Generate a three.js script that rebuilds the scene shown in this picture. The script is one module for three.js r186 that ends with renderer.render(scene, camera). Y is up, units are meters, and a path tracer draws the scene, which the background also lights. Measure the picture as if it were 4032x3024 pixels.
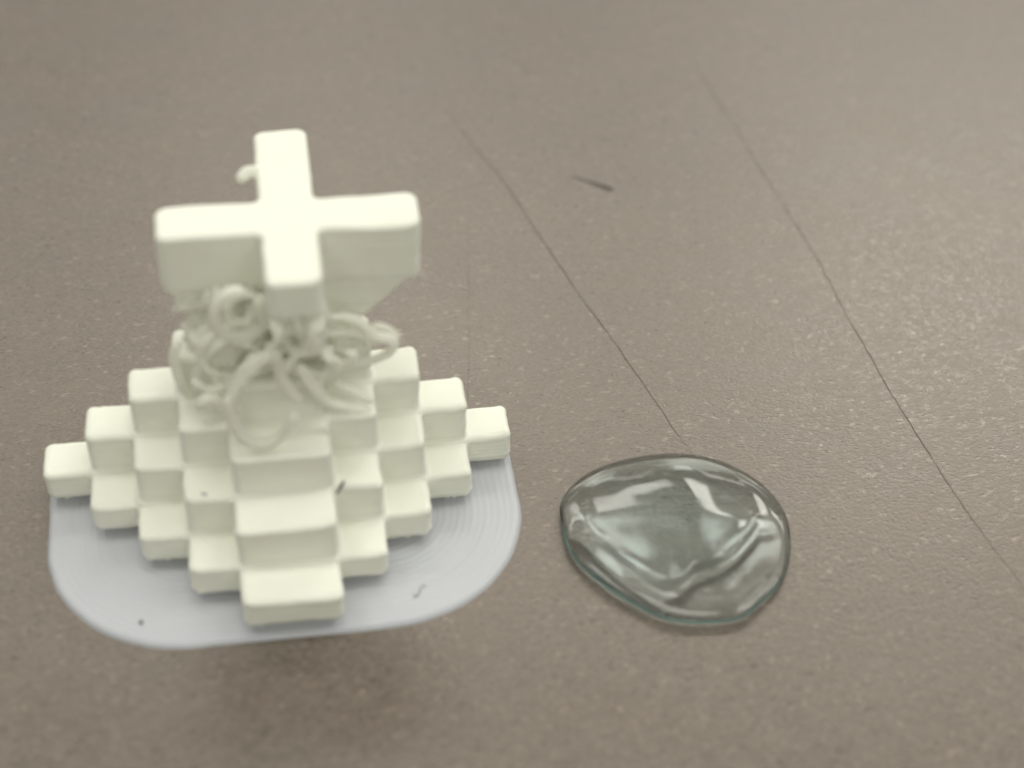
import * as THREE from 'three';
import { mergeGeometries, mergeVertices } from 'three/addons/utils/BufferGeometryUtils.js';
import { RectAreaLightUniformsLib } from 'three/addons/lights/RectAreaLightUniformsLib.js';

// ---------------------------------------------------------------- camera, exposure, light
const U = 0.003;                       // one step of the printed model is 3 mm
const scene = new THREE.Scene();
scene.background = new THREE.Color().setRGB(0.25, 0.247, 0.225);   // pale indoor surroundings, out of view
const camera = new THREE.PerspectiveCamera(26.44, 1024 / 768, 0.01, 20);
camera.position.set(0.3342 * U, 26.4428 * U, 25.1774 * U);
camera.up.set(0.0834, 0.7240, -0.6847);
camera.lookAt(camera.position.clone().add(new THREE.Vector3(0.1331, -0.6891, -0.7124)));
camera.focus = 37.6 * U;
camera.userData.fStop = 21;
const renderer = new THREE.WebGLRenderer({ antialias: true });
renderer.setSize(1024, 768);
renderer.toneMapping = THREE.LinearToneMapping;
renderer.toneMappingExposure = 1.28;
renderer.shadowMap.enabled = true;
RectAreaLightUniformsLib.init();

// ---------------------------------------------------------------- helpers
function rng(seed) { let s = seed >>> 0; return () => { s = (s + 0x6D2B79F5) >>> 0; let t = Math.imul(s ^ (s >>> 15), 1 | s); t = (t + Math.imul(t ^ (t >>> 7), 61 | t)) ^ t; return ((t ^ (t >>> 14)) >>> 0) / 4294967296; }; }
const names = {};
function numbered(n) { const k = names[n] = (names[n] ?? -1) + 1; return k ? `${n}_${String(k).padStart(3, '0')}` : n; }
function mesh(name, geo, mat, parent = scene) {
  const m = new THREE.Mesh(geo, mat); m.name = numbered(name); m.castShadow = m.receiveShadow = true; parent.add(m); return m;
}
function tag(o, label, category, group) { o.userData.label = label; o.userData.category = category; if (group) o.userData.group = group; return o; }
// smooth 3-D value noise, -1..1
const H3 = (x, y, z, s) => { let h = Math.imul(x, 374761393) ^ Math.imul(y, 668265263) ^ Math.imul(z, 2147483647 - 56789) ^ Math.imul(s, 1274126177); h = Math.imul(h ^ (h >>> 13), 1274126177); return (((h ^ (h >>> 16)) >>> 0) / 2147483648) - 1; };
function noise(x, y, z, s = 1) {
  const X = Math.floor(x), Y = Math.floor(y), Z = Math.floor(z); let a = x - X, b = y - Y, c = z - Z;
  a = a * a * (3 - 2 * a); b = b * b * (3 - 2 * b); c = c * c * (3 - 2 * c);
  const L = (p, q, t) => p + (q - p) * t;
  return L(L(L(H3(X, Y, Z, s), H3(X + 1, Y, Z, s), a), L(H3(X, Y + 1, Z, s), H3(X + 1, Y + 1, Z, s), a), b),
    L(L(H3(X, Y, Z + 1, s), H3(X + 1, Y, Z + 1, s), a), L(H3(X, Y + 1, Z + 1, s), H3(X + 1, Y + 1, Z + 1, s), a), b), c);
}

// ---------------------------------------------------------------- textures
const T = 2048;
function field(r, n, rx, ry, passes = 2) {          // blurred white noise that tiles, unit variance
  let a = new Float32Array(n * n); for (let i = 0; i < a.length; i++) a[i] = r() - 0.5;
  const blur = (src, rad, dx) => {
    const out = new Float32Array(n * n), w = 2 * rad + 1;
    for (let l = 0; l < n; l++) {
      let s = 0; const at = (k) => { k = (k + n) % n; return dx ? l * n + k : k * n + l; };
      for (let k = -rad; k <= rad; k++) s += src[at(k)];
      for (let k = 0; k < n; k++) { out[at(k)] = s / w; s += src[at(k + rad + 1)] - src[at(k - rad)]; }
    }
    return out;
  };
  for (let p = 0; p < passes; p++) { if (rx) a = blur(a, rx, true); if (ry) a = blur(a, ry, false); }
  let m = 0, v = 0; for (const x of a) m += x; m /= a.length; for (const x of a) v += (x - m) ** 2; v = Math.sqrt(v / a.length);
  for (let i = 0; i < a.length; i++) a[i] = (a[i] - m) / v;
  return a;
}
const r0 = rng(11);
const fFine = field(r0, T, 1, 0, 1), fGrain = field(r0, T, 2, 1), fFlake = field(r0, T, 2, 1), fMid = field(r0, T, 9, 4), fBig = field(r0, T, 60, 30), fHue = field(r0, T, 25, 14);
const colorData = new Uint8Array(T * T * 4), bumpData = new Uint8Array(T * T * 4), roughData = new Uint8Array(T * T * 4);
const toS = (l) => 255 * (l <= 0.0031308 ? 12.92 * l : 1.055 * Math.pow(l, 1 / 2.4) - 0.055);
const clamp = (x, a, b) => Math.min(b, Math.max(a, x));
for (let i = 0; i < T * T; i++) {
  const sp = 0.19 * fFine[i] + 0.07 * fGrain[i];
  let v = 1 + (sp > 0 ? sp : 0.6 * sp) + 0.012 * fMid[i] + 0.012 * fBig[i];
  const flake = Math.max(0, fFlake[i] - 1.35), pit = Math.max(0, -fFlake[i] - 1.7);
  v += 0.6 * Math.min(1, flake) - 0.08 * Math.min(1, pit);
  const h = 0.007 * fHue[i];
  colorData[i * 4] = clamp(toS(0.112 * v * (1 + h)), 0, 255);
  colorData[i * 4 + 1] = clamp(toS(0.091 * v), 0, 255);
  colorData[i * 4 + 2] = clamp(toS(0.0745 * v * (1 - h)), 0, 255);
  colorData[i * 4 + 3] = 255;
  const b = clamp(128 + 13 * fGrain[i] + 36 * fFine[i], 0, 255);
  bumpData[i * 4] = bumpData[i * 4 + 1] = bumpData[i * 4 + 2] = b; bumpData[i * 4 + 3] = 255;
  const q = clamp(255 * (0.35 + 0.006 * fMid[i] + 0.02 * fGrain[i] + 0.03 * fFine[i] - 0.05 * Math.min(1, flake)), 0, 255);
  roughData[i * 4] = roughData[i * 4 + 1] = roughData[i * 4 + 2] = q; roughData[i * 4 + 3] = 255;
}
function tex(data, n, srgb) {
  const t = new THREE.DataTexture(data, n, n); t.wrapS = t.wrapT = THREE.RepeatWrapping; t.magFilter = THREE.LinearFilter; t.minFilter = THREE.LinearMipmapLinearFilter; t.generateMipmaps = true;
  if (srgb) t.colorSpace = THREE.SRGBColorSpace; t.needsUpdate = true; return t;
}
const TILE = 42 * U;
const tableMat = new THREE.MeshPhysicalMaterial({ name: 'table_laminate', map: tex(colorData, T, true), bumpMap: tex(bumpData, T), bumpScale: 2.3e-5, roughnessMap: tex(roughData, T), roughness: 1, metalness: 0, ior: 1.72, specularColor: new THREE.Color().setRGB(1, 0.92, 0.83) });

const plastic = new THREE.MeshPhysicalMaterial({ name: 'cream_plastic', color: new THREE.Color().setRGB(0.94, 0.945, 0.845), roughness: 1, transmission: 0.16, thickness: 0 });
const stringMat = new THREE.MeshPhysicalMaterial({ name: 'string_plastic', color: new THREE.Color().setRGB(0.97, 0.972, 0.90), roughness: 1, transmission: 0.5, thickness: 0 });
const brimMat = new THREE.MeshPhysicalMaterial({ name: 'grey_plastic', color: new THREE.Color().setRGB(0.475, 0.488, 0.52), roughness: 0.5 });
const darkMat = new THREE.MeshStandardMaterial({ name: 'dark_debris', color: new THREE.Color().setRGB(0.06, 0.05, 0.04), roughness: 0.8 });
const greyBit = new THREE.MeshStandardMaterial({ name: 'grey_debris', color: new THREE.Color().setRGB(0.22, 0.22, 0.2), roughness: 0.7 });
const fibreMat = new THREE.MeshStandardMaterial({ name: 'grey_fibre', color: new THREE.Color().setRGB(0.36, 0.37, 0.37), roughness: 0.7 });
const scratchMat = new THREE.MeshStandardMaterial({ name: 'scratch_dark', color: new THREE.Color().setRGB(0.07, 0.057, 0.045), roughness: 0.9 });
const glass = new THREE.MeshPhysicalMaterial({ name: 'pebble_glass', color: 0xffffff, roughness: 0.09, transmission: 1, thickness: 0.004, ior: 1.38, attenuationColor: new THREE.Color().setRGB(0.28, 0.70, 0.66), attenuationDistance: 0.024 });

// ---------------------------------------------------------------- table
function tableGeometry() {
  const w = 0.6, d = 0.5, t = 0.025, g = new THREE.BoxGeometry(w, t, d); g.translate(0.02, -t / 2, -0.03);
  const p = g.attributes.position, n = g.attributes.normal, uv = g.attributes.uv;
  for (let i = 0; i < p.count; i++) {
    const side = Math.abs(n.getY(i)) < 0.5;
    uv.setXY(i, (p.getX(i) + (side ? p.getZ(i) : 0)) / TILE + 0.31, (side ? p.getY(i) : p.getZ(i)) / TILE + 0.57);
  }
  return g;
}
const table = mesh('table_top', tableGeometry(), tableMat);
table.userData.kind = 'structure';
// hairline scratches: thin tapered strips lying a hair above the laminate
function scratch(points, width, seed) {
  const c = new THREE.CatmullRomCurve3(points.map(([x, z]) => new THREE.Vector3(x * U, 0.000012, z * U))), N = 220, pos = [], idx = [], nor = [], uv = [];
  const L = c.getLength() / U;
  for (let i = 0; i <= N; i++) {
    const t = i / N, p = c.getPointAt(t), d = c.getTangentAt(t), s = t * L;
    const wob = 0.02 * noise(s * 1.3, 0, 0, seed) + 0.012 * noise(s * 6, 3, 0, seed);
    let w = width * (0.8 + 0.3 * noise(s * 2.2, 7, 1, seed) + 0.2 * noise(s * 9, 2, 5, seed)) * Math.min(1, t * 9 + 0.15, (1 - t) * 6 + 0.1);
    w = Math.max(0.0008, w) * U;
    const nx = -d.z, nz = d.x;
    for (const k of [-1, 1]) { pos.push(p.x + nx * (wob * U + k * w / 2), p.y, p.z + nz * (wob * U + k * w / 2)); nor.push(0, 1, 0); uv.push(k, t); }
    if (i < N) { const a = i * 2; idx.push(a, a + 1, a + 2, a + 1, a + 3, a + 2); }
  }
  const g = new THREE.BufferGeometry(); g.setAttribute('position', new THREE.Float32BufferAttribute(pos, 3)); g.setAttribute('normal', new THREE.Float32BufferAttribute(nor, 3)); g.setAttribute('uv', new THREE.Float32BufferAttribute(uv, 2)); g.setIndex(idx);
  const m = mesh('scratch', g, scratchMat, table); return m;
}
scratch([[5.3, -13.6], [5.83, -11.85], [6.45, -9.95], [7.35, -6.12], [8.14, -3.21], [8.69, -1.05], [9.2, 0.9]], 0.027, 5).userData.label = 'long dark hairline scratch that runs in under the glass pebble';
scratch([[12.9, -15.6], [13.39, -11.36], [13.72, -8.2], [13.96, -6.0], [14.15, -2.32], [14.48, 1.11], [14.78, 3.27], [15.06, 4.76], [15.4, 6.9]], 0.023, 9).userData.label = 'long dark hairline scratch right of the glass pebble';
scratch([[5.3, -8.6], [5.15, -7.6], [4.7, -4.3], [4.28, -1.21]], 0.010, 13).userData.label = 'faint scratch behind the right steps of the print';

// ---------------------------------------------------------------- printed sculpture
// outline: fillet every corner of a closed polygon and sample its sides; returns points with outward normals
function rounded(poly, rConvex, rConcave, step = 0.11, seg = 5) {
  const n = poly.length, out = [];
  let area = 0; for (let i = 0; i < n; i++) { const [x0, y0] = poly[i], [x1, y1] = poly[(i + 1) % n]; area += x0 * y1 - x1 * y0; }
  if (area < 0) poly = poly.slice().reverse();
  const fil = [];
  for (let i = 0; i < n; i++) {
    const P = poly[(i + n - 1) % n], Q = poly[i], R = poly[(i + 1) % n];
    const a = [P[0] - Q[0], P[1] - Q[1]], b = [R[0] - Q[0], R[1] - Q[1]], la = Math.hypot(...a), lb = Math.hypot(...b);
    a[0] /= la; a[1] /= la; b[0] /= lb; b[1] /= lb;
    const cross = (-a[0]) * b[1] - (-a[1]) * b[0], r = Math.min(cross > 0 ? rConvex : rConcave, la * 0.45, lb * 0.45);
    const pts = [], c = [Q[0] + r * (a[0] + b[0]), Q[1] + r * (a[1] + b[1])];   // right angles only
    for (let k = 0; k <= seg; k++) {
      const t = k / seg * Math.PI / 2, w = [Math.cos(t), Math.sin(t)];
      const d = [-b[0] * w[0] - a[0] * w[1], -b[1] * w[0] - a[1] * w[1]];
      const s = cross > 0 ? 1 : -1;
      pts.push({ x: c[0] + d[0] * r, y: c[1] + d[1] * r, nx: d[0] * s, ny: d[1] * s, corner: cross > 0 ? 1 : -1 });
    }
    fil.push(pts);
  }
  for (let i = 0; i < n; i++) {
    const f = fil[i], g = fil[(i + 1) % n], e = f[f.length - 1], s = g[0];
    out.push(...f);
    const L = Math.hypot(s.x - e.x, s.y - e.y), m = Math.max(1, Math.round(L / step));
    for (let k = 1; k < m; k++) out.push({ x: e.x + (s.x - e.x) * k / m, y: e.y + (s.y - e.y) * k / m, nx: e.nx, ny: e.ny, corner: 0 });
  }
  return out;
}
// loft a list of levels (y, inset, outline()) with caps; all outlines have the same count
function loft(levels, outlineOf, wobble, seed, lift = () => 0) {
  const pos = [], idx = []; let n = 0;
  for (const lv of levels) {
    const o = outlineOf(lv); n = o.length;
    for (const p of o) {
      const w = wobble * (noise(p.x * 1.1, lv.y * 0.9, p.y * 1.1, seed) + 0.55 * noise(p.x * 3.1, lv.y * 3, p.y * 3.1, seed + 1) + 0.25 * noise(p.x * 8, lv.y * 9, p.y * 8, seed + 2)) * (lv.wob ?? 1);
      const k = -lv.inset + w;
      pos.push((p.x + p.nx * k) * U, (lv.y + lift(p, lv)) * U, (p.y + p.ny * k) * U);
    }
  }
  for (let l = 0; l + 1 < levels.length; l++) for (let i = 0; i < n; i++) { const a = l * n + i, b = l * n + (i + 1) % n, c = a + n, d = b + n; idx.push(a, c, b, b, c, d); }
  const cap = (l, up) => {
    const base = l * n, pts = []; for (let i = 0; i < n; i++) pts.push(new THREE.Vector2(pos[(base + i) * 3], pos[(base + i) * 3 + 2]));
    const at = pos.length / 3; for (let i = 0; i < n; i++) pos.push(pos[(base + i) * 3], pos[(base + i) * 3 + 1], pos[(base + i) * 3 + 2]);
    for (const [a, b, c] of THREE.ShapeUtils.triangulateShape(pts, [])) up ? idx.push(at + a, at + c, at + b) : idx.push(at + a, at + b, at + c);
  };
  cap(levels.length - 1, true); cap(0, false);
  const g = new THREE.BufferGeometry(); g.setAttribute('position', new THREE.Float32BufferAttribute(pos, 3)); g.setIndex(idx); g.computeVertexNormals();
  g.setAttribute('uv', new THREE.Float32BufferAttribute(new Float32Array(pos.length / 3 * 2), 2));
  return g;
}
function diamond(N) {        // N columns each side
  const right = [];
  for (let j = N - 1; j >= -(N - 1); j--) right.push([N - Math.abs(j), j + 0.5], [N - Math.abs(j), j - 0.5]);
  return [...right, ...right.slice().reverse().map(([x, z]) => [-x, z])];
}
const LAYERS = 9;
function sideLevels(y0, y1, { top = 0.125, foot }, seed) {
  const r = rng(seed), lv = [...foot];
  const from = foot[foot.length - 1].y, to = y1 - top;
  const nl = Math.max(2, Math.round((to - from) * LAYERS));
  for (let i = 0; i < nl; i++) {
    const a = from + (to - from) * i / nl, h = (to - from) / nl, off = 0.008 * (r() - 0.5);
    lv.push({ y: a + h * 0.12, inset: 0.022 + off }, { y: a + h * 0.5, inset: off }, { y: a + h * 0.88, inset: 0.015 + off });
  }
  for (let k = 0; k <= 6; k++) { const t = k / 6 * Math.PI / 2; lv.push({ y: to + top * Math.sin(t), inset: top * (1 - Math.cos(t)) }); }
  return lv;
}
const sculpture = new THREE.Group(); sculpture.name = numbered('printed_sculpture'); scene.add(sculpture);
tag(sculpture, 'cream stepped pyramid topped by a cross, tangled with strings, standing on a grey brim', '3D print');
for (let n = 1; n <= 5; n++) {
  const out = rounded(diamond(6 - n), 0.16, 0.12);
  const y0 = n === 1 ? 0.1 : n - 1;
  const foot = n === 1
    ? [{ y: 0.09, inset: 0.34 }, { y: 0.17, inset: 0.3 }, { y: 0.185, inset: 0.17 }, { y: 0.215, inset: 0.09 }, { y: 0.27, inset: 0.05 }, { y: 0.36, inset: 0.025 }]
    : [{ y: y0 - 0.03, inset: -0.09 }, { y: y0 + 0.004, inset: -0.08, wob: 0 }, { y: y0 + 0.014, inset: -0.05 }, { y: y0 + 0.035, inset: -0.022 }, { y: y0 + 0.07, inset: -0.006 }, { y: y0 + 0.11, inset: 0 }];
  const geo = loft(sideLevels(y0, n, { foot }, 100 + n), () => out, 0.03, 20 + n, (p, lv) => (lv.y > n - 0.3 ? (0.045 * noise(p.x * 0.9, n, p.y * 0.9, 77) + (p.corner > 0 ? 0.02 : 0)) * Math.min(1, (lv.y - n + 0.3) * 5) : 0) + (n === 1 && lv.y < 0.3 ? 0.05 * Math.max(0, noise(p.x * 0.9 + 3, 0, p.y * 0.9, 91)) : 0));
  mesh('step_tier', geo, plastic, sculpture);
}
// cross: arms of unequal reach, full height above, drawn in below where the print sagged
{
  const CX = 0.52, CZ = -0.04, W = 0.535, top = 7.06;
  const plus = ({ y }) => {
    const drop = Math.max(0, 5.78 - y), e = drop * 1.05;
    const xr = Math.max(W + 0.25, 3.04 - CX - e), xl = Math.max(W + 0.25, CX + 1.99 - (e < 0.3 ? e * 0.5 : 0.15 + (e - 0.3) * 1.9) - Math.max(0, 6.7 - y) * 0.12), zf = Math.max(W + 0.25, 2.02 - CZ - e * 1.15), zb = Math.max(W + 0.25, 2.92 + CZ - e);
    const P = [[W, zf], [-W, zf], [-W, W], [-xl, W], [-xl, -W], [-W, -W], [-W, -zb], [W, -zb], [W, -W], [xr, -W], [xr, W], [W, W]].map(([x, z]) => [x + CX, z + CZ]);
    const o = rounded(P, 0.23, 0.15, 0.1, 5);
    return o;
  };
  // same number of samples at every level: resample by arc length from fixed sides
  const fixed = (lv) => {
    const full = plus({ y: 7 }), now = plus(lv); if (now.length === full.length) return now;
    const acc = [0]; for (let i = 0; i < now.length; i++) { const a = now[i], b = now[(i + 1) % now.length]; acc.push(acc[i] + Math.hypot(b.x - a.x, b.y - a.y)); }
    const res = [], tot = acc[now.length]; let j = 0;
    for (let i = 0; i < full.length; i++) { const s = tot * i / full.length; while (acc[j + 1] < s) j++; const t = (s - acc[j]) / (acc[j + 1] - acc[j] || 1), a = now[j], b = now[(j + 1) % now.length]; const nx = a.nx + (b.nx - a.nx) * t, ny = a.ny + (b.ny - a.ny) * t, l = Math.hypot(nx, ny) || 1; res.push({ x: a.x + (b.x - a.x) * t, y: a.y + (b.y - a.y) * t, nx: nx / l, ny: ny / l }); }
    return res;
  };
  const foot = []; for (let y = 4.55; y < 5.85; y += 0.05) foot.push({ y, inset: 0.004 + 0.012 * (1 + noise(y * 7, 1, 2, 3)), wob: 1 + Math.max(0, 5.6 - y) });
  const lower = loft([...foot.slice(0, -1)], fixed, 0.022, 41, (p, lv) => 0.04 * noise(p.x * 3, lv.y, p.y * 3, 55));
  const upper = loft(sideLevels(5.7, top, { top: 0.12, foot: [{ y: 5.7, inset: 0.03 }, { y: 5.74, inset: 0.01 }, { y: 5.8, inset: 0.002 }] }, 140), () => plus({ y: 7 }), 0.022, 41, (p, lv) => lv.y > 6.6 ? 0.05 * noise(p.x * 0.8, 1, p.y * 0.8, 61) : 0.06 * clamp((6.05 - lv.y) / 0.3, 0, 1) * noise(p.x * 2.4, 1, p.y * 2.4, 67) + clamp(p.y - 0.9, 0, 1) * 0.5 * clamp((6.2 - lv.y) / 0.45, 0, 1));
  mesh('cross', mergeGeometries([upper, lower]), plastic, sculpture);
}
// filament strings
function strand(points, rad, seed, name = 'filament_string', mat = stringMat) {
  const c = new THREE.CatmullRomCurve3(points.map((p) => new THREE.Vector3(p[0] * U, p[1] * U, p[2] * U)), false, 'centripetal');
  const N = Math.max(16, Math.round(c.getLength() / U * 14)), R = 8, g = new THREE.TubeGeometry(c, N, rad * 1.5 * U, R, false), p = g.attributes.position, ctr = new THREE.Vector3(), v = new THREE.Vector3();
  for (let i = 0; i <= N; i++) {
    c.getPointAt(i / N, ctr); const s = i / N * c.getLength() / U;
    const end = Math.sqrt(Math.max(0.02, Math.min(1, i / 2.5, (N - i) / 2.5)));
    const k = end * (1 + 0.18 * noise(s * 2.5, seed, 0, 3) + 0.08 * noise(s * 8, seed, 0, 4));
    for (let j = 0; j <= R; j++) { const q = i * (R + 1) + j; v.fromBufferAttribute(p, q).sub(ctr).multiplyScalar(k).add(ctr); p.setXYZ(q, v.x, v.y, v.z); }
  }
  g.computeVertexNormals();
  return mesh(name, g, mat, sculpture);
}
const at = (z, pts, dz = []) => pts.map(([x, y], i) => [x, y, Array.isArray(z) ? z[i] : z + (dz[i] ?? 0)]);
const S = [
  [at(1.3, [[-0.37, 6.34], [-0.65, 6.36], [-0.91, 6.17], [-1.01, 5.83], [-0.97, 5.48], [-0.75, 5.26], [-0.41, 5.25], [-0.13, 5.45], [-0.14, 5.91], [-0.1, 6.25]]), 0.085],
  [at(1.15, [[-0.2, 6.1], [-0.5, 6.15], [-0.75, 5.9], [-0.72, 5.55], [-0.45, 5.45], [-0.3, 5.7]]), 0.06],
  [at(0.5, [[-1.78, 5.42], [-1.49, 5.42], [-1.2, 5.35]]), 0.08], [at(0.4, [[-1.8, 5.62], [-1.6, 5.5], [-1.4, 5.52], [-1.1, 5.4]]), 0.07],
  [at(1.0, [[-0.7, 5.05], [-0.77, 4.96], [-1.13, 4.7], [-1.36, 4.39], [-1.54, 4.0], [-1.6, 3.5]]), 0.07],
  [at(2.0, [[-0.95, 3.75], [-0.87, 4.15], [-0.77, 4.38], [-0.47, 4.85], [-0.11, 5.27], [0.04, 5.35], [0.11, 4.88], [0.22, 4.46], [0.38, 4.17], [0.5, 4.0]]), 0.085],
  [at(2.25, [[-0.86, 4.6], [-0.9, 4.44], [-0.9, 4.21], [-0.85, 3.93], [-0.73, 3.53], [-0.51, 3.25], [-0.27, 3.19], [0.02, 3.36], [0.23, 3.69], [0.37, 3.98]]), 0.075],
  [at(1.8, [[0.12, 4.72], [0.23, 4.78], [0.39, 4.96], [0.5, 5.22]]), 0.07],
  [at(1.75, [[0.5, 4.8], [0.6, 4.47], [0.8, 4.04], [1.03, 3.7], [1.43, 3.51], [1.78, 3.36]]), 0.07],
  [at(0.9, [[0.98, 5.8], [1.01, 5.57], [1.17, 5.2], [1.46, 5.16], [1.78, 5.03], [2.02, 4.71], [2.4, 4.53], [2.36, 4.28], [2.01, 4.11], [1.5, 4.1], [1.2, 4.25], [1.11, 4.53]], [0, 0, 0, 0, 0.05, 0.1, 0.1, 0.1, 0.15, 0.2, 0.15, 0.1]), 0.07],
  [at(1.0, [[0.9, 5.0], [1.1, 4.87], [1.4, 4.86], [1.65, 4.78], [1.94, 4.58], [1.84, 4.34], [1.53, 4.3], [1.19, 4.5]]), 0.06],
  [at(0.8, [[1.9, 4.62], [2.1, 4.78], [2.42, 4.6], [2.5, 4.42], [2.3, 4.3]]), 0.05],
  [at(0.8, [[-1.75, 4.8], [-1.9, 4.5], [-1.92, 4.16], [-1.85, 3.67], [-1.67, 3.19]]), 0.06],
  [at(1.6, [[-1.5, 3.7], [-1.42, 3.9], [-1.17, 3.9], [-1.06, 3.54], [-1.3, 3.36], [-1.5, 3.3]]), 0.08],
  [at(1.4, [[-1.6, 4.3], [-1.3, 4.0], [-0.95, 4.05], [-0.9, 4.4]]), 0.06],
  [at(1.3, [[1.1, 3.95], [1.27, 3.71], [1.57, 3.5], [1.97, 3.14]]), 0.06],
  [at(1.9, [[-1.0, 3.3], [-0.75, 3.7], [-0.85, 4.3], [-0.6, 4.9], [-0.2, 5.3]]), 0.055],
];
S.forEach(([pts, rad], i) => strand(pts, rad, i * 7 + 1));
// short frayed ends under the sagging arms
{
  const r = rng(37);
  for (let i = 0; i < 10; i++) {
    const side = [0, 1, 4][i % 3], x = side < 2 ? -1.85 + r() * 1.6 : side < 4 ? 1.1 + r() * 1.1 : 0.1 + r() * 0.8, front = side === 4, z = front ? 1.7 + r() * 0.35 : 0.25 + r() * 0.35, y = front ? 5.95 : side < 2 ? 5.6 + r() * 0.2 : 5.25 + 0.3 * (x - 1.5) + r() * 0.3, L = 0.25 + r() * 0.3, dx = (r() - 0.5) * 0.5;
    strand([[x, y + 0.15, z], [x + dx * 0.4, y - L * 0.3, z + 0.1], [x + dx, y - L * 0.8, z + 0.08 * r()], [x + dx * 1.6, y - L * 0.7, z - 0.05]], 0.04 + 0.025 * r(), 500 + i);
  }
}
// lumps where the strands have fused
function clump(cx, cy, cz, rx, ry, rz, seed) {
  const g = mergeVertices(new THREE.IcosahedronGeometry(1, 24).deleteAttribute('normal').deleteAttribute('uv')), p = g.attributes.position;
  for (let i = 0; i < p.count; i++) {
    const x = p.getX(i), y = p.getY(i), z = p.getZ(i), w = 0.35 * noise(x * 1.6, y * 1.6, z * 1.6, seed) , rid = 1 - Math.abs(noise(x * 2.6 + w, y * 2.6, z * 2.6, seed + 1)), rid2 = 1 - Math.abs(noise(x * 4.2, y * 4.2 + w, z * 4.2, seed + 2)), k = 0.62 + w + 0.28 * rid * rid + 0.14 * rid2 * rid2;
    p.setXYZ(i, (cx + x * k * rx) * U, (cy + y * k * ry) * U, (cz + z * k * rz) * U);
  }
  g.computeVertexNormals(); g.setAttribute('uv', new THREE.Float32BufferAttribute(new Float32Array(p.count * 2), 2));
  mesh('fused_clump', g, stringMat, sculpture);
}
clump(-0.95, 4.75, 0.7, 0.8, 0.7, 0.4, 3); clump(0.35, 5.3, 0.65, 0.8, 0.5, 0.4, 13); clump(1.35, 4.6, 0.75, 0.6, 0.4, 0.35, 23);
// the tangle inside, between the cross and the top step
{
  const r = rng(71);
  for (let i = 0; i < 10; i++) {
    const left = i % 3 === 0, cx = left ? -1.1 + r() * 0.8 : -0.4 + r() * 1.5, cy = left ? 4.1 + r() * 1.1 : 4.2 + r() * 1.4, cz = left ? 0.8 + r() * 0.6 : 0.8 + r() * 0.9, R = 0.25 + r() * 0.42, ax = r() * 6.28, tilt = (r() - 0.5) * 1.8, span = 2.5 + r() * 3.2, pts = [];
    for (let k = 0; k <= 9; k++) {
      const t = ax + span * k / 9, x = Math.cos(t) * R * (1 + 0.3 * r()), y = Math.sin(t) * R * (1 + 0.3 * r());
      pts.push([cx + x, Math.max(3.1, cy + y * Math.cos(tilt)), cz + y * Math.sin(tilt) * 0.7 + 0.1 * (r() - 0.5)]);
    }
    strand(pts, 0.045 + 0.04 * r(), 300 + i);
  }
}
strand([[0.1, 6.95, -1.62], [-0.08, 6.98, -1.6], [-0.2, 6.98, -1.58], [-0.3, 6.93, -1.48], [-0.33, 6.88, -1.4]], 0.085, 900, 'plastic_wisp');

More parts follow.
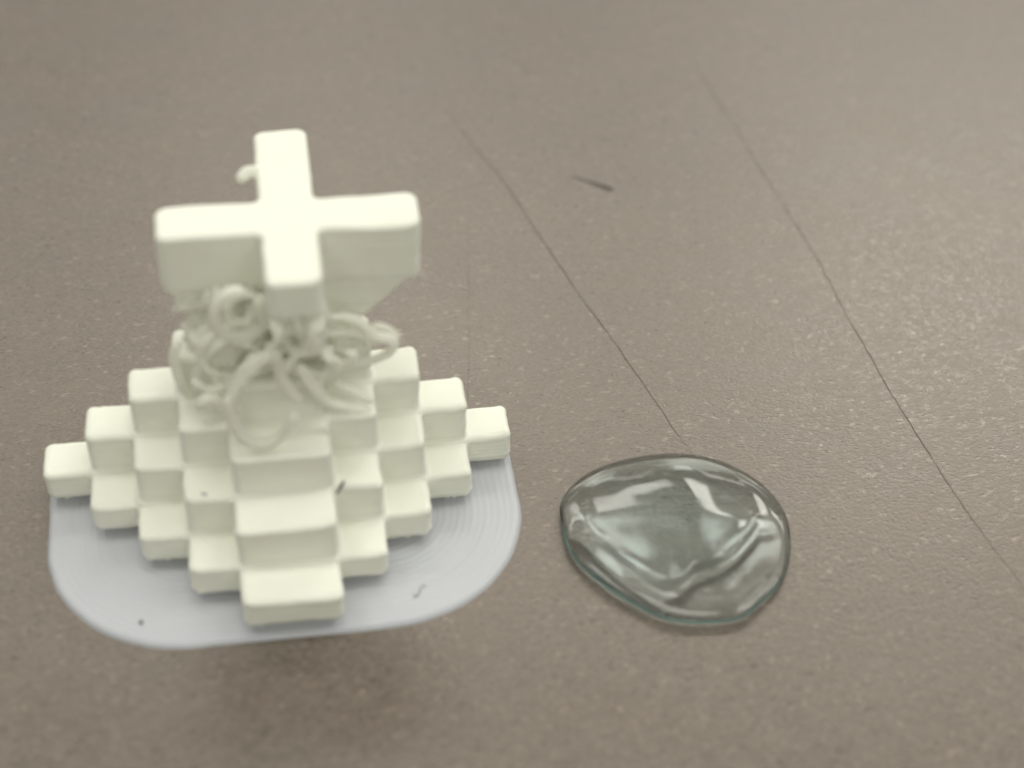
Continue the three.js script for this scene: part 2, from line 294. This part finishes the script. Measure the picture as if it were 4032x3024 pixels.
// brim: concentric printed loops under the steps
{
  const X = 5.02, ZF = 4.62, ZB = 1.0, RF = 3.05, RB = 0.8, H = 0.1, N = 260, LOOPS = 17, P = 0.15, pos = [], idx = [], levels = [];
  const q = Math.PI / 2, per = [ZF - RF + ZB - RB, q * RF, 2 * (X - RF), q * RF, ZF - RF + ZB - RB, q * RB, 2 * (X - RB), q * RB], tot = per.reduce((a, b) => a + b);
  const pt = (inset, u) => {     // point on the outline (round front corners, tight rear ones) inset by that much
    const x = X - inset, f = Math.max(0.05, RF - inset), b = Math.max(0.02, RB - inset), zf = ZF - inset - f, zb = -(ZB - inset - b);
    let s = u * tot, k = 0; while (k < 7 && s > per[k]) s -= per[k++];
    const t = s / per[k];
    if (k === 0) return [x, zb + (zf - zb) * t];
    if (k === 1) return [x - f + f * Math.cos(t * q), zf + f * Math.sin(t * q)];
    if (k === 2) return [(x - f) * (1 - 2 * t), zf + f];
    if (k === 3) return [-(x - f) - f * Math.sin(t * q), zf + f * Math.cos(t * q)];
    if (k === 4) return [-x, zf + (zb - zf) * t];
    if (k === 5) return [-(x - b) - b * Math.cos(t * q), zb - b * Math.sin(t * q)];
    if (k === 6) return [-(x - b) * (1 - 2 * t), zb - b];
    return [x - b + b * Math.sin(t * q), zb - b * Math.cos(t * q)];
  };
  levels.push([0, 0.0], [0.02, 0.03], [0.05, 0.065], [0.085, 0.085]);
  for (let l = 0; l < LOOPS; l++) for (let k = 0; k < 4; k++) {
    const f = (k + 0.5) / 4, inset = 0.09 + (l + f) * P * 0.97;
    levels.push([inset, H - 0.016 * Math.pow(Math.abs(2 * f - 1), 2) - 0.006 * (0.5 + 0.5 * noise(l * 1.7, 3, 1, 8)), l]);
  }
  levels.push([2.78, H - 0.01]);
  for (const [inset, y, l] of levels) for (let i = 0; i < N; i++) {
    const [x, z] = pt(inset, i / N), w = 0.012 * noise(x * 0.7, 0, z * 0.7, 31) + 0.006 * noise(x * 2.5, 0, z * 2.5, 32);
    pos.push(x * (1 + w * 0.3) * U, (y + (l === undefined ? 0 : 0.006 * noise(x * 1.1, l * 0.8, z * 1.1, 35))) * U, z * (1 + w * 0.3) * U);
  }
  for (let l = 0; l + 1 < levels.length; l++) for (let i = 0; i < N; i++) { const a = l * N + i, b = l * N + (i + 1) % N; idx.push(a, a + N, b, b, a + N, b + N); }
  const g = new THREE.BufferGeometry(); g.setAttribute('position', new THREE.Float32BufferAttribute(pos, 3)); g.setIndex(idx); g.computeVertexNormals();
  if (g.attributes.normal.getY(N * 20) < 0) { for (let i = 0; i < idx.length; i += 3) [idx[i], idx[i + 1]] = [idx[i + 1], idx[i]]; g.setIndex(idx); g.computeVertexNormals(); }
  g.setAttribute('uv', new THREE.Float32BufferAttribute(new Float32Array(pos.length / 3 * 2), 2));
  mesh('brim', g, brimMat, sculpture).userData.label = 'pale grey rounded brim sheet of concentric printed loops';
}

// ---------------------------------------------------------------- glass pebble
{
  const edge = [[5.80, 2.35], [5.86, 1.9], [6.2, 1.4], [6.75, 1.02], [7.5, 0.80], [8.32, 0.74], [9.1, 0.86], [9.78, 1.2], [10.32, 1.78], [10.6, 2.4], [10.66, 3.0], [10.55, 3.6], [10.32, 4.2], [9.97, 4.7], [9.52, 5.08], [9.02, 5.42], [8.32, 5.46], [7.5, 5.28], [6.75, 4.68], [6.26, 4.1], [5.95, 3.6], [5.78, 3.0]];
  const curve = new THREE.CatmullRomCurve3(edge.map(([x, z]) => new THREE.Vector3(x, 0, z)), true, 'centripetal'), N = 160, C = [8.2, 3.05], rim = curve.getSpacedPoints(N).slice(0, N);
  const prof = [];                                       // [share of the radius, height]
  const top = 0.62, eq = 0.17;
  for (let k = 0; k <= 16; k++) prof.push([0.05 + 0.87 * k / 16, 0.012]);
  for (let k = 1; k <= 12; k++) { const t = k / 12 * Math.PI / 2; prof.push([0.92 + 0.08 * Math.sin(t), 0.06 + (eq - 0.06) * (1 - Math.cos(t))]); }
  for (let k = 1; k <= 70; k++) { const t = k / 71 * Math.PI / 2; prof.push([Math.cos(t), eq + (top - eq) * Math.sin(t)]); }
  const FOLD = [[5.79, 2.47], [6.26, 2.86], [6.48, 3.28], [6.84, 3.9], [7.23, 4.39], [7.57, 4.62], [7.98, 4.52], [8.26, 4.25], [8.87, 4.1], [9.41, 3.72], [9.91, 3.19]];
  const foldAt = (x) => { let k = 0; while (k < FOLD.length - 2 && FOLD[k + 1][0] < x) k++; const [a, b] = [FOLD[k], FOLD[k + 1]]; let t = clamp((x - a[0]) / (b[0] - a[0]), 0, 1); return a[1] + (b[1] - a[1]) * t; };
  const pos = [], idx = [];
  prof.forEach(([q, y], l) => rim.forEach((p, i) => {
    const back = l > 28 ? 0.6 * (1 - q * q) : 0, x = C[0] + (p.x - C[0]) * q, z = C[1] + (p.z - C[1]) * q - back;
    let h = y;
    if (l > 30) { const k = Math.min(1, (1 - q) * 4); h += k * (0.05 * noise(x * 0.7, 0, z * 0.7, 19) + 0.014 * noise(x * 1.6, 0, z * 1.6, 23)); }
    if (l > 30) {          // an uneven fold runs across the front of the top
      const zw = foldAt(x), f = clamp((z - zw + 0.11) / 0.22, 0, 1), side = clamp((x - 5.9) * 1.2, 0, 1) * clamp((10.5 - x) * 1.4, 0, 1);
      h -= side * 0.07 * f * f * (3 - 2 * f) * clamp((1 - q) * 7, 0, 1) - side * 0.02 * Math.exp(-(((z - zw + 0.22) / 0.16) ** 2));
    }
    if (l < 29) {          // flat underside that turns up towards the edge along an uneven line
      const k0 = 0.68 + 0.09 * noise(Math.cos(i / N * 6.283) * 1.3, 0, Math.sin(i / N * 6.283) * 1.3, 29), d = Math.min(q, 0.92) - k0, rise = d < 0 ? 0 : d < 0.12 ? d * d / 0.24 : d - 0.06;
      const full = 0.92 - k0 - 0.06;
      h = l < 17 ? 0.012 + 0.048 * rise / full : y;
    }
    pos.push(x * U, h * U, z * U);
  }));
  for (let l = 0; l + 1 < prof.length; l++) for (let i = 0; i < N; i++) { const a = l * N + i, b = l * N + (i + 1) % N; idx.push(a, a + N, b, b, a + N, b + N); }
  const lo = pos.length / 3; pos.push(C[0] * U, 0.012 * U, C[1] * U);
  let ym = 0; for (let i = 0; i < N; i++) ym += pos[((prof.length - 1) * N + i) * 3 + 1]; pos.push(C[0] * U, ym / N + 0.001 * U, (C[1] - 0.6) * U);
  for (let i = 0; i < N; i++) { idx.push(lo, i, (i + 1) % N); const a = (prof.length - 1) * N; idx.push(a + i, lo + 1, a + (i + 1) % N); }
  const g = new THREE.BufferGeometry(); g.setAttribute('position', new THREE.Float32BufferAttribute(pos, 3)); g.setIndex(idx); g.computeVertexNormals();
  if (g.attributes.normal.getY(lo + 1) < 0) { for (let i = 0; i < idx.length; i += 3) [idx[i], idx[i + 1]] = [idx[i + 1], idx[i]]; g.setIndex(idx); g.computeVertexNormals(); }
  g.setAttribute('uv', new THREE.Float32BufferAttribute(new Float32Array(pos.length / 3 * 2), 2));
  tag(mesh('glass_pebble', g, glass), 'clear green-tinted glass pebble lying on the table right of the print', 'glass pebble');
}

// ---------------------------------------------------------------- debris
function sliver(pts, rads, name, mat, label, category) {
  const c = new THREE.CatmullRomCurve3(pts.map((p) => new THREE.Vector3(p[0] * U, p[1] * U, p[2] * U))), N = 24, R = 7, g = new THREE.TubeGeometry(c, N, U, R, false), p = g.attributes.position, ctr = new THREE.Vector3(), v = new THREE.Vector3();
  for (let i = 0; i <= N; i++) { c.getPointAt(i / N, ctr); const k = rads(i / N) * (1 + 0.25 * noise(i * 0.7, 1, 1, 44)); for (let j = 0; j <= R; j++) { const q = i * (R + 1) + j; v.fromBufferAttribute(p, q).sub(ctr).multiplyScalar(k).add(ctr); p.setXYZ(q, v.x, v.y, v.z); } }
  g.computeVertexNormals();
  return tag(mesh(name, g, mat), label, category);
}
sliver([[8.3, 0.03, -10.05], [8.75, 0.05, -9.72], [9.32, 0.06, -9.28]], (t) => 0.003 + 0.024 * Math.pow(t, 0.7) * Math.min(1, (1 - t) * 5 + 0.3), 'dark_splinter', darkMat, 'thin dark tapering splinter lying alone on the table behind the pebble', 'splinter');
sliver([[1.04, 2.02, 2.68], [1.12, 2.12, 2.62], [1.22, 2.27, 2.56]], (t) => 0.045 * Math.sqrt(Math.max(0.02, 1 - (2 * t - 1) ** 2)), 'dark_speck', greyBit, 'dark grey speck on a right step of the cream print', 'speck');
sliver([[-3.07, 0.1, 3.93], [-3.05, 0.13, 3.92], [-3.03, 0.12, 3.9]], (t) => 0.05 * Math.sqrt(Math.max(0.02, 1 - (2 * t - 1) ** 2)), 'dark_speck', greyBit, 'round dark speck on the front left of the grey brim', 'speck');
sliver([[-1.66, 2.0, 2.3], [-1.6, 2.02, 2.34], [-1.52, 2.0, 2.36]], (t) => 0.025 * Math.sqrt(Math.max(0.02, 1 - (2 * t - 1) ** 2)), 'grey_crumb', fibreMat, 'tiny pale grey crumb on a left step of the cream print', 'crumb');
sliver([[2.44, 0.12, 3.92], [2.49, 0.12, 3.96], [2.56, 0.13, 3.9], [2.6, 0.14, 3.78], [2.66, 0.14, 3.7], [2.73, 0.12, 3.72]], (t) => 0.016 - 0.007 * t, 'curled_hair', fibreMat, 'tiny curled fibre on the right front of the grey brim', 'fibre');

// ---------------------------------------------------------------- ceiling lights, above and out of view
function ceilingLight(x, z, w, d, power, label) {
  const t = new THREE.Group(); t.name = numbered('ceiling_light'); t.position.set(x, 1.9, z); scene.add(t);
  tag(t, label, 'ceiling light', 'ceiling light panels above the table');
  const f = 0.02, rail = (a, b, px, pz) => { const g = new THREE.BoxGeometry(a, 0.05, b); g.translate(px, 0.005, pz); return g; };
  const frame = mesh('light_frame', mergeGeometries([rail(w + 2 * f, f, 0, d / 2 + f / 2), rail(w + 2 * f, f, 0, -d / 2 - f / 2), rail(f, d, w / 2 + f / 2, 0), rail(f, d, -w / 2 - f / 2, 0)]), new THREE.MeshStandardMaterial({ color: 0xdddddd, roughness: 0.5 }), t);
  const glow = new THREE.Color(1.0, 0.985, 0.90);
  const g = new THREE.BoxGeometry(w, 0.02, d); g.translate(0, 0.012, 0);
  mesh('diffuser', g, new THREE.MeshStandardMaterial({ color: 0xffffff, emissive: glow, emissiveIntensity: 0.6, roughness: 0.6 }), t);
  const l = new THREE.RectAreaLight(glow, power, w, d); l.position.set(0, -0.004, 0); l.rotation.x = -Math.PI / 2; l.castShadow = true; t.add(l);
}
const order = ['leftmost', 'second', 'third', 'rightmost'];
for (const [z, p, row] of [[-3.2, 3.2, 'farthest'], [-1.95, 8.6, 'second'], [-0.3, 5.0, 'third'], [1.9, 5.6, 'nearest']])
  [-0.95, 0.1, 1.15, 2.2].forEach((x, i) => ceilingLight(x, z, 0.72, 0.5, p * (row === 'farthest' ? [0.3, 0.6, 1.0, 0.9][i] : row === 'second' ? [0.6, 0.85, 1.2, 1.2][i] : 1), `bright ceiling light panel above the table, ${order[i]} in the ${row} row`));

renderer.render(scene, camera);
